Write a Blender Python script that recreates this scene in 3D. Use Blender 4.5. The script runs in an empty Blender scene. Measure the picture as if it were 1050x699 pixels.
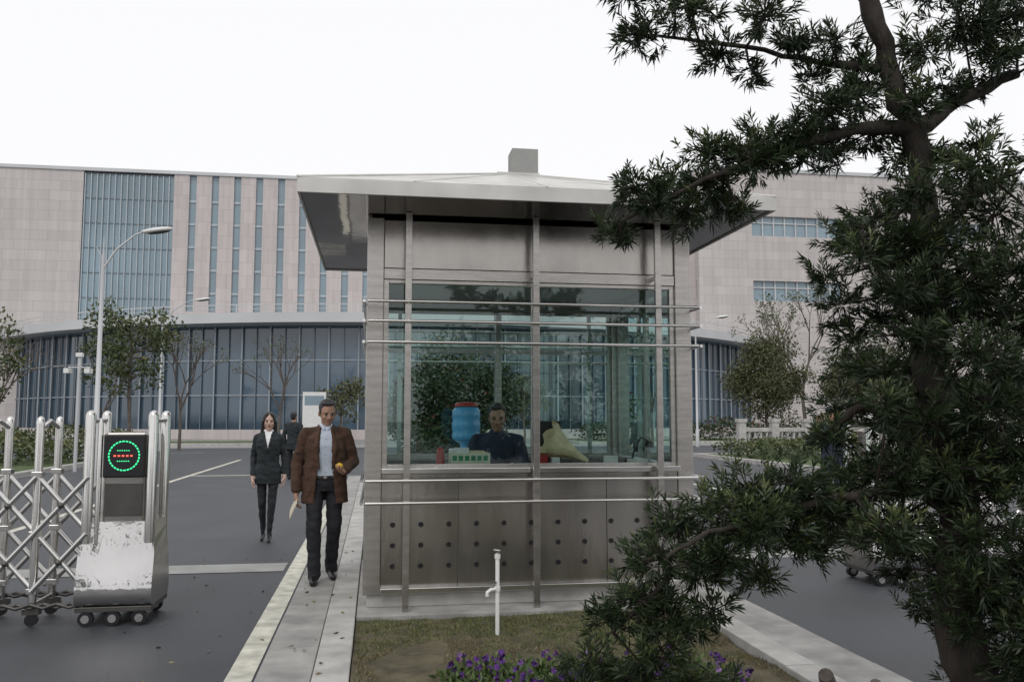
import bpy, math, random
import numpy as np
from mathutils import Vector, Matrix, Euler, noise
from mathutils.bvhtree import BVHTree
random.seed(7); np.random.seed(7)
scene=bpy.context.scene
COL=scene.collection

# ------------------------------------------------------------------ materials
def nt(m):
    m.use_nodes=True
    return m.node_tree.nodes, m.node_tree.links
def pmat(name,col,rough=.6,metal=0.,var=.15,nscale=6.,bump=0.,bscale=60.,spec=.5,stretch=None,rvar=0.):
    m=bpy.data.materials.new(name); N,L=nt(m); b=N['Principled BSDF']
    b.inputs['Roughness'].default_value=rough; b.inputs['Metallic'].default_value=metal
    b.inputs['Specular IOR Level'].default_value=spec
    tc=N.new('ShaderNodeTexCoord'); src=tc.outputs['Object']
    if stretch:
        mp=N.new('ShaderNodeMapping'); mp.inputs['Scale'].default_value=stretch
        L.new(src,mp.inputs['Vector']); src=mp.outputs['Vector']
    n=N.new('ShaderNodeTexNoise'); n.inputs['Scale'].default_value=nscale; n.inputs['Detail'].default_value=6
    L.new(src,n.inputs['Vector'])
    r=N.new('ShaderNodeValToRGB')
    r.color_ramp.elements[0].position=.3; r.color_ramp.elements[1].position=.7
    c=np.array(col[:3]); lo=c*(1-var); hi=c*(1+var)
    r.color_ramp.elements[0].color=(*lo,1); r.color_ramp.elements[1].color=(*np.minimum(hi,1),1)
    L.new(n.outputs['Fac'],r.inputs['Fac']); L.new(r.outputs['Color'],b.inputs['Base Color'])
    if rvar>0:
        mr=N.new('ShaderNodeMapRange'); mr.inputs['To Min'].default_value=max(0,rough-rvar); mr.inputs['To Max'].default_value=rough+rvar
        L.new(n.outputs['Fac'],mr.inputs['Value']); L.new(mr.outputs['Result'],b.inputs['Roughness'])
    if bump>0:
        n2=N.new('ShaderNodeTexNoise'); n2.inputs['Scale'].default_value=bscale; n2.inputs['Detail'].default_value=4
        L.new(src,n2.inputs['Vector'])
        bp=N.new('ShaderNodeBump'); bp.inputs['Strength'].default_value=bump; bp.inputs['Distance'].default_value=.02
        L.new(n2.outputs['Fac'],bp.inputs['Height']); L.new(bp.outputs['Normal'],b.inputs['Normal'])
    return m
def leafmat(name,c0,c1,c2=None,rough=.5,transl=.18):
    m=bpy.data.materials.new(name); N,L=nt(m); b=N['Principled BSDF']
    b.inputs['Roughness'].default_value=rough; b.inputs['Specular IOR Level'].default_value=.35
    a=N.new('ShaderNodeAttribute'); a.attribute_name='rnd'
    r=N.new('ShaderNodeValToRGB'); r.color_ramp.elements[0].color=(*c0,1); r.color_ramp.elements[1].color=(*c1,1)
    if c2:
        r.color_ramp.elements[1].position=.85
        e=r.color_ramp.elements.new(1.0); e.color=(*c2,1)
    L.new(a.outputs['Fac'],r.inputs['Fac']); L.new(r.outputs['Color'],b.inputs['Base Color'])
    if transl>0:
        t=N.new('ShaderNodeBsdfTranslucent'); L.new(r.outputs['Color'],t.inputs['Color'])
        mx=N.new('ShaderNodeMixShader'); mx.inputs[0].default_value=transl
        L.new(b.outputs[0],mx.inputs[1]); L.new(t.outputs[0],mx.inputs[2]); L.new(mx.outputs[0],N['Material Output'].inputs['Surface'])
    return m
def glassmat(name,tint,refl=.1,rough=.0):
    m=bpy.data.materials.new(name); N,L=nt(m)
    N.remove(N['Principled BSDF'])
    t=N.new('ShaderNodeBsdfTransparent'); t.inputs[0].default_value=(*tint,1)
    g=N.new('ShaderNodeBsdfGlossy'); g.inputs['Roughness'].default_value=rough; g.inputs['Color'].default_value=(.85,.97,.96,1)
    f=N.new('ShaderNodeFresnel'); f.inputs['IOR'].default_value=1.45
    ma=N.new('ShaderNodeMath'); ma.operation='ADD'; ma.inputs[1].default_value=refl; ma.use_clamp=True
    L.new(f.outputs[0],ma.inputs[0])
    mx=N.new('ShaderNodeMixShader'); L.new(ma.outputs[0],mx.inputs[0]); L.new(t.outputs[0],mx.inputs[1]); L.new(g.outputs[0],mx.inputs[2])
    L.new(mx.outputs[0],N['Material Output'].inputs['Surface']); return m
def stonefacade(name,c,bw,bh,var=.08,mort=.78):
    m=bpy.data.materials.new(name); N,L=nt(m); b=N['Principled BSDF']; b.inputs['Roughness'].default_value=.75
    g=N.new('ShaderNodeNewGeometry'); sp=N.new('ShaderNodeSeparateXYZ'); L.new(g.outputs['Position'],sp.inputs[0])
    cb=N.new('ShaderNodeCombineXYZ'); L.new(sp.outputs['X'],cb.inputs[0]); L.new(sp.outputs['Z'],cb.inputs[1])
    br=N.new('ShaderNodeTexBrick'); br.offset=0.5; br.inputs['Scale'].default_value=1
    br.inputs['Brick Width'].default_value=bw; br.inputs['Row Height'].default_value=bh; br.inputs['Mortar Size'].default_value=.02
    c=np.array(c)
    br.inputs['Color1'].default_value=(*(c*(1-var)),1); br.inputs['Color2'].default_value=(*(c*(1+var)),1); br.inputs['Mortar'].default_value=(*(c*mort),1)
    L.new(cb.outputs[0],br.inputs['Vector'])
    mp=N.new('ShaderNodeMapping'); mp.inputs['Scale'].default_value=(2.2,2.2,.12); L.new(g.outputs['Position'],mp.inputs[0])
    n=N.new('ShaderNodeTexNoise'); n.inputs['Scale'].default_value=1.; n.inputs['Detail'].default_value=5; L.new(mp.outputs[0],n.inputs['Vector'])
    mr=N.new('ShaderNodeMapRange'); mr.inputs['To Min'].default_value=.80; mr.inputs['To Max'].default_value=1.16; L.new(n.outputs['Fac'],mr.inputs['Value'])
    vm=N.new('ShaderNodeVectorMath'); vm.operation='SCALE'; L.new(br.outputs['Color'],vm.inputs[0]); L.new(mr.outputs['Result'],vm.inputs['Scale'])
    L.new(vm.outputs[0],b.inputs['Base Color']); return m
def emis(name,col,s):
    m=bpy.data.materials.new(name); N,L=nt(m); b=N['Principled BSDF']
    b.inputs['Base Color'].default_value=(*col,1); b.inputs['Emission Color'].default_value=(*col,1); b.inputs['Emission Strength'].default_value=s
    return m

M={}
M['asphalt']=pmat('asphalt',(.056,.060,.068),.50,0,.28,.8,.5,180,rvar=.16)
M['paving']=pmat('paving',(.26,.26,.25),.8,0,.12,.6,.1,40)
M['granite']=pmat('granite',(.31,.305,.29),.7,0,.30,4,.15,120)
M['granite2']=pmat('granite_light',(.41,.40,.38),.7,0,.24,5,.12,120)
M['concrete']=pmat('concrete',(.30,.30,.29),.8,0,.15,3,.2,60)
M['paint']=pmat('road_paint',(.56,.55,.47),.7,0,.3,7,.1,80)
M['soil']=pmat('soil',(.095,.082,.048),.95,0,.45,7,.8,40)
M['grass']=pmat('grass_ground',(.07,.10,.035),.95,0,.4,4,.8,60)
M['steel']=pmat('brushed_steel',(.44,.42,.395),.25,.92,.12,3.,.08,40,stretch=(1,1,9),rvar=.06)
M['steel_h']=pmat('steel_panel',(.40,.38,.355),.22,.92,.16,1.3,.07,6,stretch=(3,1,1),rvar=.08)
M['steel_b']=pmat('steel_bright',(.66,.65,.63),.18,.95,.06,5.,.0,20)
M['steel_d']=pmat('steel_dark',(.11,.105,.10),.4,.7,.2,4)
M['chrome']=pmat('polished_steel',(.58,.57,.56),.07,1.,.08,3.,.35,4)
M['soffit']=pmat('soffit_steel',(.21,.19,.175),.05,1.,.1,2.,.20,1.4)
M['roof']=pmat('roof_metal',(.54,.53,.50),.42,.25,.14,3.,.03,20)
M['black']=pmat('black_plastic',(.012,.012,.014),.35,0,.1,5)
M['dark']=pmat('floor_tile',(.16,.16,.16),.5,0,.1,3)
M['white']=pmat('white_plastic',(.72,.72,.70),.4,0,.05,5)
M['cream']=pmat('cream_plastic',(.66,.66,.52),.5,0,.08,9)
M['beige']=pmat('kraft_paper',(.74,.62,.40),.7,0,.2,12,.5,25)
M['blue']=pmat('blue_bottle',(.12,.42,.75),.12,0,.1,5)
M['red']=pmat('red_plastic',(.42,.03,.03),.35,0,.1,5)
M['green']=pmat('green_plastic',(.05,.26,.14),.4,0,.1,5)
M['wood']=pmat('wood',(.28,.17,.09),.5,0,.2,4,stretch=(1,8,8))
M['ceil']=pmat('ceiling',(.30,.31,.30),.7,0,.06,2)
M['bark']=pmat('bark',(.030,.024,.019),.92,0,.5,18,.9,40,stretch=(1,1,.3))
M['bark2']=pmat('bark_grey',(.12,.10,.085),.9,0,.3,10,.5,30)
M['glass']=glassmat('booth_glass',(.78,.90,.875),.045)
M['cw']=pmat('curtain_glass',(.20,.28,.33),.12,0,.25,.12,.0,1,spec=.9)
M['lob']=pmat('lobby_glass',(.045,.072,.10),.05,0,.6,.10,.02,.5,spec=.9)
M['mull']=pmat('mullion',(.17,.20,.23),.5,.3,.05,2)
M['mullw']=pmat('mullion_light',(.40,.45,.48),.5,.2,.05,2)
M['mullb']=pmat('mullion_lobby',(.27,.31,.35),.5,.2,.05,2)
M['canopy']=pmat('canopy_metal',(.50,.51,.52),.5,.1,.08,.3)
M['stone']=stonefacade('facade_stone',(.49,.445,.435),.9,1.2,.06)
M['stone2']=stonefacade('facade_stone_panels',(.49,.455,.445),1.8,.9,.06)
M['led_g']=emis('led_green',(.05,.9,.35),1.1)
M['led_r']=emis('led_red',(.9,.12,.08),1.0)
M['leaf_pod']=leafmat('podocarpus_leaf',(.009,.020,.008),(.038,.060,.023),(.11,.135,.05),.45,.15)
M['leaf_dk']=leafmat('shrub_leaf',(.012,.024,.010),(.05,.07,.025),(.16,.03,.02),transl=0)
M['leaf_ol']=leafmat('olive_leaf',(.04,.048,.02),(.115,.12,.05),transl=0)
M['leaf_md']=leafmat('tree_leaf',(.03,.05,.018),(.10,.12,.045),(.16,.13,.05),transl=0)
M['leaf_fl']=leafmat('flowerbed_leaf',(.035,.06,.02),(.11,.16,.05),(.17,.2,.07),transl=0)
M['leaf_gr']=leafmat('grass_blade',(.055,.075,.025),(.14,.16,.05),(.27,.24,.11),transl=0)
M['leaf_dry']=leafmat('dry_grass',(.09,.075,.035),(.18,.15,.075),(.27,.23,.13),transl=0)
M['petal']=leafmat('pansy_petal',(.035,.010,.08),(.13,.04,.24),(.3,.18,.36),transl=0)
M['skin']=pmat('skin_tan',(.36,.205,.14),.5,0,.08,20)
M['skin2']=pmat('skin_light',(.52,.34,.27),.5,0,.06,20)
M['hair']=pmat('hair_black',(.010,.009,.009),.4,0,.3,60,.5,150,stretch=(3,3,.6))
M['brown']=pmat('corduroy_brown',(.066,.033,.020),.9,0,.3,16,.6,50)
M['shirt']=pmat('shirt_pale_blue',(.50,.55,.64),.8,0,.08,12,.3,25)
M['wshirt']=pmat('shirt_white',(.75,.75,.76),.8,0,.05,12,.3,25)
M['trs']=pmat('trousers_dark',(.012,.013,.017),.85,0,.3,10,.4,25)
M['suit']=pmat('suit_black',(.012,.017,.020),.8,0,.3,12,.4,25)
M['navy']=pmat('uniform_navy',(.018,.025,.05),.8,0,.3,12,.4,25)
M['shoe']=pmat('shoe_leather',(.01,.01,.011),.3,0,.1,5)
M['eye']=pmat('eye_white',(.28,.26,.24),.4,0,.02,5)
M['lip']=pmat('lip',(.31,.12,.10),.5,0,.05,5)
M['yellow']=pmat('yellow_fruit',(.75,.45,.03),.5,0,.1,20)
M['paper']=pmat('paper',(.62,.56,.44),.8,0,.08,10)

# ------------------------------------------------------------------ mesh builder
def empty(name,loc=(0,0,0),rz=0):
    e=bpy.data.objects.new(name,None); COL.objects.link(e); e.location=loc; e.rotation_euler=(0,0,rz); e.empty_display_size=.2
    return e
def frame(d):
    d=Vector(d).normalized(); a=Vector((0,0,1)) if abs(d.z)<.9 else Vector((1,0,0))
    s=d.cross(a).normalized(); u=s.cross(d).normalized(); return d,s,u
class MB:
    def __init__(s): s.v=[];s.f=[];s.m=[];s.s=[];s.mats=[]
    def mi(s,m):
        m=M[m]
        if m not in s.mats: s.mats.append(m)
        return s.mats.index(m)
    def add(s,vs,fs,m,sm=False):
        o=len(s.v); s.v+= [tuple(v) for v in vs]; k=s.mi(m)
        for f in fs: s.f.append([i+o for i in f]); s.m.append(k); s.s.append(sm)
    def box(s,x0,x1,y0,y1,z0,z1,m):
        vs=[(x,y,z) for x in (x0,x1) for y in (y0,y1) for z in (z0,z1)]
        s.add(vs,[(0,1,3,2),(4,6,7,5),(0,4,5,1),(2,3,7,6),(0,2,6,4),(1,5,7,3)],m)
    def tube(s,path,rad,m,seg=10,caps=True,sm=True):
        P=[Vector(p) for p in path]; n=len(P)
        if not hasattr(rad,'__len__'): rad=[rad]*n
        vs=[]; prev=None
        for i in range(n):
            d=(P[min(i+1,n-1)]-P[max(i-1,0)]).normalized()
            if prev is None: _,a,u=frame(d)
            else:
                a=(prev-d*prev.dot(d)).normalized(); u=a.cross(d)
            prev=a; u=a.cross(d).normalized()
            for k in range(seg):
                t=2*math.pi*k/seg; vs.append(P[i]+(a*math.cos(t)+u*math.sin(t))*rad[i])
        fs=[(i*seg+k,i*seg+(k+1)%seg,(i+1)*seg+(k+1)%seg,(i+1)*seg+k) for i in range(n-1) for k in range(seg)]
        s.add(vs,fs,m,sm)
        if caps:
            s.add(vs[:seg],[list(range(seg))],m); s.add(vs[-seg:],[list(range(seg))[::-1]],m)
    def lathe(s,c,prof,m,seg=20,sm=True):
        vs=[];n=len(prof)
        for r,z in prof:
            for k in range(seg):
                t=2*math.pi*k/seg; vs.append((c[0]+r*math.cos(t),c[1]+r*math.sin(t),c[2]+z))
        fs=[(i*seg+k,i*seg+(k+1)%seg,(i+1)*seg+(k+1)%seg,(i+1)*seg+k) for i in range(n-1) for k in range(seg)]
        s.add(vs,fs,m,sm)
    def ell(s,c,r,m,R=None,seg=16,rings=9):
        vs,fs=p_ell(c,r,R,seg,rings); s.add(vs,fs,m,True)
    def obj(s,name,parent=None,bevel=0,rz=None,loc=None):
        me=bpy.data.meshes.new(name); me.from_pydata(s.v,[],s.f)
        for m in s.mats: me.materials.append(m)
        me.polygons.foreach_set('material_index',s.m); me.polygons.foreach_set('use_smooth',s.s); me.update()
        o=bpy.data.objects.new(name,me); COL.objects.link(o)
        if parent: o.parent=parent
        if loc: o.location=loc
        if rz: o.rotation_euler=(0,0,rz)
        if bevel>0:
            b=o.modifiers.new('bevel','BEVEL'); b.width=bevel; b.segments=2; b.limit_method='ANGLE'; b.angle_limit=math.radians(50)
        return o
def p_ell(c,r,R=None,seg=16,rings=10):
    c=Vector(c); vs=[];fs=[]
    for i in range(1,rings):
        ph=math.pi*i/rings
        for k in range(seg):
            t=2*math.pi*k/seg; p=Vector((r[0]*math.sin(ph)*math.cos(t),r[1]*math.sin(ph)*math.sin(t),r[2]*math.cos(ph)))
            if R: p=R@p
            vs.append(c+p)
    top=Vector((0,0,r[2])); bot=-top
    if R: top=R@top; bot=R@bot
    vs+= [c+top,c+bot]; T=len(vs)-2
    for i in range(rings-2):
        for k in range(seg): fs.append((i*seg+k,(i+1)*seg+k,(i+1)*seg+(k+1)%seg,i*seg+(k+1)%seg))
    for k in range(seg):
        fs.append((T,k,(k+1)%seg)); b=(rings-2)*seg; fs.append((T+1,b+(k+1)%seg,b+k))
    return vs,fs
def p_cap(a,b,r0,r1,seg=14):
    a=Vector(a);b=Vector(b);d,s,u=frame(b-a); vs=[];rg=[]
    for t in (80,55,30,0): t=math.radians(t); rg.append((a-d*r0*math.sin(t),r0*math.cos(t)))
    for t in (0,30,55,80): t=math.radians(t); rg.append((b+d*r1*math.sin(t),r1*math.cos(t)))
    for c,r in rg:
        for k in range(seg):
            q=2*math.pi*k/seg; vs.append(c+(s*math.cos(q)+u*math.sin(q))*r)
    n=len(rg); fs=[(i*seg+k,i*seg+(k+1)%seg,(i+1)*seg+(k+1)%seg,(i+1)*seg+k) for i in range(n-1) for k in range(seg)]
    fs+=[list(range(seg))[::-1],list(range((n-1)*seg,n*seg))]
    return vs,fs
def p_loft(secs,n=26,e=.85):
    vs=[]
    for cx,cy,z,rx,ry in secs:
        for k in range(n):
            t=2*math.pi*k/n; c,s_=math.cos(t),math.sin(t)
            vs.append(Vector((cx+rx*math.copysign(abs(c)**e,c),cy+ry*math.copysign(abs(s_)**e,s_),z)))
    m=len(secs); fs=[(i*n+k,i*n+(k+1)%n,(i+1)*n+(k+1)%n,(i+1)*n+k) for i in range(m-1) for k in range(n)]
    fs+=[list(range(n))[::-1],list(range((m-1)*n,m*n))]
    return vs,fs
def p_shell(secs,th=.022,n=40,e=.85):
    vs=[]; m=len(secs)
    for cx,cy,z,rx,ry,a0 in secs:
        for off in (0,-th):
            for k in range(n+1):
                t=-math.pi/2+a0+(2*math.pi-2*a0)*k/n; c,s_=math.cos(t),math.sin(t)
                vs.append(Vector((cx+(rx+off)*math.copysign(abs(c)**e,c),cy+(ry+off)*math.copysign(abs(s_)**e,s_),z)))
    w=2*(n+1); fs=[]
    for i in range(m-1):
        for k in range(n):
            a=i*w+k; fs.append((a,a+1,a+w+1,a+w)); b=a+n+1; fs.append((b,b+w,b+w+1,b+1))
        for k in (0,n):
            a=i*w+k; fs.append((a,a+w,a+w+n+1,a+n+1))
    for i in (0,m-1):
        for k in range(n):
            a=i*w+k; fs.append((a,a+1,a+n+2,a+n+1))
    return vs,fs

# ------------------------------------------------------------------ leaves
def leaf_obj(name,P,D,Ln,W,mat,parent=None,rnd=None,droop=.0):
    n=len(P); D=D/np.linalg.norm(D,axis=1,keepdims=True)
    A=np.random.normal(size=(n,3)); S=np.cross(D,A); S/=np.linalg.norm(S,axis=1,keepdims=True)+1e-9
    Ln=np.asarray(Ln).reshape(-1,1)*np.ones((n,1)); W=np.asarray(W).reshape(-1,1)*np.ones((n,1))
    mid=P+D*Ln*.45; tip=P+D*Ln; tip[:,2]-=droop*Ln[:,0]
    V=np.stack([P,mid+S*W*.5,tip,mid-S*W*.5],1).reshape(-1,3)
    me=bpy.data.meshes.new(name); me.vertices.add(4*n); me.vertices.foreach_set('co',V.astype(np.float32).ravel())
    me.loops.add(4*n); me.loops.foreach_set('vertex_index',np.arange(4*n,dtype=np.int32))
    me.polygons.add(n); me.polygons.foreach_set('loop_start',np.arange(0,4*n,4,dtype=np.int32)); me.polygons.foreach_set('loop_total',np.full(n,4,dtype=np.int32))
    me.update(calc_edges=True)
    at=me.attributes.new('rnd','FLOAT','POINT')
    if rnd is None: rnd=np.random.rand(n)
    at.data.foreach_set('value',np.repeat(np.clip(rnd,0,1),4).astype(np.float32))
    me.materials.append(M[mat]); me.validate()
    o=bpy.data.objects.new(name,me); COL.objects.link(o)
    if parent: o.parent=parent
    return o
def rdir(n): 
    a=np.random.normal(size=(n,3)); return a/np.linalg.norm(a,axis=1,keepdims=True)
def clump_leaves(centers,rads,per,ls,lw,flat=.8):
    P=[];D=[];R=[]
    for c,r in zip(centers,rads):
        n=int(per*random.uniform(.7,1.3)); d=rdir(n); q=d*(np.random.rand(n,1)**.45)*r*np.random.uniform(.7,1.15,(n,1)); q[:,2]*=flat
        P.append(np.array(c)+q); dd=d*.6+rdir(n)*.8; D.append(dd)
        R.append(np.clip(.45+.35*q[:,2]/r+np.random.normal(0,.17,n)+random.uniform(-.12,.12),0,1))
    P=np.concatenate(P);D=np.concatenate(D);R=np.concatenate(R); n=len(P)
    return P,D,ls*np.random.uniform(.7,1.3,n),lw*np.random.uniform(.7,1.3,n),R
def tree(name,loc,H,cr,base,ncl,per,ls,mat,bark='bark2',seed=1,tr=.09,cz=None,clr=.36):
    random.seed(seed); np.random.seed(seed)
    e=empty(name,loc); b=MB(); cz=cz if cz else (base+H)/2; hz=(H-base)/2
    top=Vector((random.uniform(-.2,.2),random.uniform(-.2,.2),H*.85))
    path=[Vector((0,0,0)),Vector((.04,0,base*.5)),Vector((-.03,.03,base)),Vector((.0,0,cz)),top]
    b.tube(path,[tr,tr*.8,tr*.7,tr*.45,tr*.15],bark,8)
    cs=[];rs=[]
    for i in range(ncl):
        d=Vector(rdir(1)[0]); k=random.uniform(.45,.95)
        c=Vector((d.x*cr*k,d.y*cr*k,cz+d.z*hz*k)); cs.append(np.array(c)); rs.append(cr*clr*random.uniform(.7,1.25))
        z0=max(base*.8,min(c.z-.3*cr,H*.8)); st=Vector((0,0,z0)); md=(st+c)/2+Vector((0,0,-.06*cr))
        b.tube([st,md,c],[tr*.35,tr*.22,tr*.07],bark,5,caps=False)
    b.obj('trunk_and_limbs',e)
    P,D,l,w,R=clump_leaves(cs,rs,per,ls,ls*.5)
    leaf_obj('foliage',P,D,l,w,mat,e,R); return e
def bare_tree(name,loc,H,seed=1,depth=5,leaves=0):
    random.seed(seed); np.random.seed(seed); e=empty(name,loc); b=MB(); tips=[]
    def rec(p,d,L,r,k):
        q=p+d*L*.5+Vector(rdir(1)[0])*L*.05; e2=p+d*L
        b.tube([p,q,e2],[r,r*.85,r*.7],'bark2',5,caps=False)
        if k==0: tips.append(e2); return
        for i in range(3 if k>2 else 2):
            nd=(d+Vector(rdir(1)[0])*.55+Vector((0,0,.12))).normalized(); rec(e2,nd,L*random.uniform(.62,.82),r*.62,k-1)
    rec(Vector((0,0,0)),Vector((0,0,1)),H*.3,H*.014,depth)
    b.obj('branches',e)
    if leaves:
        P=np.array([tips[random.randrange(len(tips))] for _ in range(leaves)])+np.random.normal(0,.12,(leaves,3))
        leaf_obj('foliage',P,rdir(leaves),.13,.07,'leaf_md',e)
    return e

# ------------------------------------------------------------------ world, sun, camera
w=bpy.data.worlds.new('World'); scene.world=w; w.use_nodes=True; N,L=w.node_tree.nodes,w.node_tree.links
sky=N.new('ShaderNodeTexSky'); sky.sky_type='NISHITA'; sky.sun_disc=False; sky.sun_elevation=math.radians(48); sky.sun_rotation=math.radians(200); sky.dust_density=4
hs=N.new('ShaderNodeHueSaturation'); hs.inputs['Saturation'].default_value=.15; L.new(sky.outputs[0],hs.inputs['Color'])
mx=N.new('ShaderNodeMixRGB'); mx.inputs[0].default_value=.88; mx.inputs[2].default_value=(10.6,10.6,10.8,1); L.new(hs.outputs[0],mx.inputs[1])
L.new(mx.outputs[0],N['Background'].inputs['Color']); N['Background'].inputs['Strength'].default_value=.1
sl=bpy.data.lights.new('sun','SUN'); sl.energy=.8; sl.angle=math.radians(25); sl.color=(1,.98,.95)
so=bpy.data.objects.new('sun',sl); COL.objects.link(so); so.rotation_euler=(math.radians(42),0,math.radians(-20))
cam=bpy.data.cameras.new('camera'); cam.lens=30.17; cam.sensor_width=36; cam.clip_end=2000; cam.clip_start=.05
co=bpy.data.objects.new('camera',cam); COL.objects.link(co); co.location=(0,0,1.55); co.rotation_euler=(math.radians(95.1),0,math.radians(-9)); scene.camera=co
scene.view_settings.view_transform='Standard'; scene.view_settings.look='None'; scene.view_settings.exposure=0

# ------------------------------------------------------------------ ground & roads
b=MB(); b.add([(-500,-300,0),(500,-300,0),(500,700,0),(-500,700,0)],[(0,1,2,3)],'paving'); b.obj('ground')
def sheet(b,x0,x1,y0,y1,z,m): b.add([(x0,y0,z),(x1,y0,z),(x1,y1,z),(x0,y1,z)],[(0,1,2,3)],m)
b=MB(); sheet(b,-9,12.5,-40,46,.004,'asphalt'); sheet(b,-70,-9,34,46,.004,'asphalt'); sheet(b,12.5,70,34,46,.004,'asphalt'); b.obj('road')
b=MB()
sheet(b,-.86,-.70,-6,22,.009,'paint'); sheet(b,2.98,3.12,-6,22,.009,'paint')
sheet(b,-4.95,-4.82,9.9,33,.009,'paint'); sheet(b,7.3,7.43,9.9,33,.009,'paint')
sheet(b,-4.815,-.9,24,24.2,.009,'paint')
for i in range(12): sheet(b,-60+i*5,-57.5+i*5,39.9,40.05,.009,'paint')
b.obj('road_marking')
b=MB(); sheet(b,-9,-.9,9.1,9.6,.009,'concrete'); sheet(b,3.15,12.5,9.1,9.6,.009,'concrete'); b.obj('concrete_strip')
def slabs(b,x0,x1,y0,y1,z0,z1,step,m):
    y=y0
    while y<y1: b.box(x0,x1,y+.003,min(y+step,y1)-.003,z0,z1+random.uniform(-.003,.003),m); y+=step
b=MB(); slabs(b,-.64,-.335,-6,22,0,.115,.9,'granite'); slabs(b,-.329,-.125,-6,22,0,.125,1.2,'granite2')
slabs(b,2.56,2.92,-6,22,0,.115,.9,'granite'); slabs(b,2.36,2.554,-6,22,0,.125,1.2,'granite2')
b.box(-.118,2.352,6.45,9.0,0,.12,'granite')
b.box(-.118,2.352,21.7,22,0,.12,'granite')
b.obj('kerb',bevel=.006)
b=MB(); nx,ny=30,130; vs=[];fs=[]
for j in range(ny+1):
    for i in range(nx+1):
        x=-.118+2.47*i/nx; y=-6+12.44*j/ny
        z=.095+.05*noise.noise(Vector((x*1.5,y*1.5,0)))+.018*noise.noise(Vector((x*9,y*9,3)))
        vs.append((x,y,z))
fs=[(j*(nx+1)+i,j*(nx+1)+i+1,(j+1)*(nx+1)+i+1,(j+1)*(nx+1)+i) for j in range(ny) for i in range(nx)]
b.add(vs,fs,'soil',True); sheet(b,-.118,2.352,9.005,21.69,.10,'grass'); b.obj('planting_bed')
n=42000; P=np.column_stack([np.random.uniform(-.1,2.34,n),np.random.uniform(3.4,6.43,n),np.full(n,.08)])
dens=np.array([noise.noise(Vector((p[0]*2,p[1]*2.2,5))) for p in P]); nearb=P[:,1]>5.6+.25*np.sin(P[:,0]*3)
keep=((dens>-.12)|nearb)&(np.random.rand(n)<.9); P=P[keep]; gr=nearb[keep]|(dens[keep]>.16)
P[:,2]=[.088+.05*noise.noise(Vector((p[0]*1.5,p[1]*1.5,0))) for p in P]
D=rdir(len(P))*.7; D[:,2]=np.abs(D[:,2])+.5
lawn=empty('grass')
for k,mt in ((gr,'leaf_gr'),(~gr,'leaf_dry')):
    Q=P[k]; leaf_obj('blades',Q,D[k],np.random.uniform(.012,.042,len(Q)),.005,mt,lawn)
b=MB()
def bed(b,x0,x1,y0,y1):
    b.box(x0,x1,y0,y0+.25,0,.14,'granite2'); b.box(x0,x1,y1-.25,y1,0,.14,'granite2'); b.box(x0,x0+.25,y0+.252,y1-.252,0,.14,'granite2'); b.box(x1-.25,x1,y0+.252,y1-.252,0,.14,'granite2')
    b.box(x0+.252,x1-.252,y0+.252,y1-.252,0,.11,'grass')
bed(b,-40,-9,20,33); bed(b,12.5,40,13,33); bed(b,-45,-6,50,56); bed(b,12,50,50,58); b.obj('lawn_bed')

# ------------------------------------------------------------------ museum building
B=empty('museum_building'); WY=80.
b=MB()
b.box(-70,-26,WY,WY+20,0,23.5,'stone2')
x=-18.3
b.box(-18.3,31,WY,WY+20,0,11,'stone')
while x<30.5:
    b.box(x,x+1.33,WY,WY+.6,11.002,23.5,'stone'); x+=1.95
b.box(-18.3,31,WY+.61,WY+20,11.002,23.45,'stone')
b.box(-26,-18.302,WY+.5,WY+20,0,23.3,'stone')
b.box(-25.998,-18.302,WY,WY+.4,0,9.8,'stone')
X0,X1=31.002,95
b.box(X0,X1,WY-1,WY+20,0,13,'stone2')
for z0,z1 in ((13.002,15),(19.5,21.5)):
    b.box(X0,36.6,WY-1,WY-.4,z0,z1,'stone2'); b.box(46,52,WY-1,WY-.4,z0,z1,'stone2'); b.box(62,X1,WY-1,WY-.4,z0,z1,'stone2')
    b.box(X0,X1,WY-.1,WY+20,z0,z1,'stone2')
b.box(X0,X1,WY-1,WY+20,15.002,19.498,'stone2'); b.box(X0,X1,WY-1,WY+20,21.502,26,'stone2')
b.obj('walls',B)
b=MB()
b.box(-70.2,31,WY-.12,WY+20,23.503,23.8,'canopy'); b.box(X0-.1,X1,WY-1.15,WY+20,26.003,26.35,'canopy'); b.obj('parapet',B)
b=MB()
x=-18.3
while x<30.5:
    b.box(x+1.333,x+1.947,WY+.3,WY+.32,11.003,23.49,'cw'); x+=1.95
b.box(-25.99,-18.31,WY+.2,WY+.25,9.81,23.3,'cw')
for z0,z1 in ((13.003,14.998),(19.503,21.497)):
    b.box(36.6,46,WY-.6,WY-.55,z0,z1,'cw'); b.box(52,62,WY-.6,WY-.55,z0,z1,'cw')
b.obj('windows',B)
b=MB()
x=-25.9
while x<-18.35: b.box(x,x+.07,WY+.02,WY+.19,9.82,23.28,'mullw'); x+=.51
z=9.85
while z<23.3: b.box(-25.99,-18.31,WY+.12,WY+.195,z,z+.06,'mull'); z+=2.24
x=-18.3
while x<30.5:
    for z in np.arange(12.6,23,2.1): b.box(x+1.333,x+1.947,WY+.2,WY+.298,z,z+.2,'mullw')
    x+=1.95
for z0,z1 in ((13.003,14.998),(19.503,21.497)):
    for xa,xb in ((36.6,46),(52,62)):
        for x in np.arange(xa,xb,1.17): b.box(x,x+.12,WY-.75,WY-.601,z0,z1,'canopy')
        b.box(xa,xb,WY-.74,WY-.602,(z0+z1)/2+.3,(z0+z1)/2+.4,'canopy')
b.obj('window_frames',B)
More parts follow.
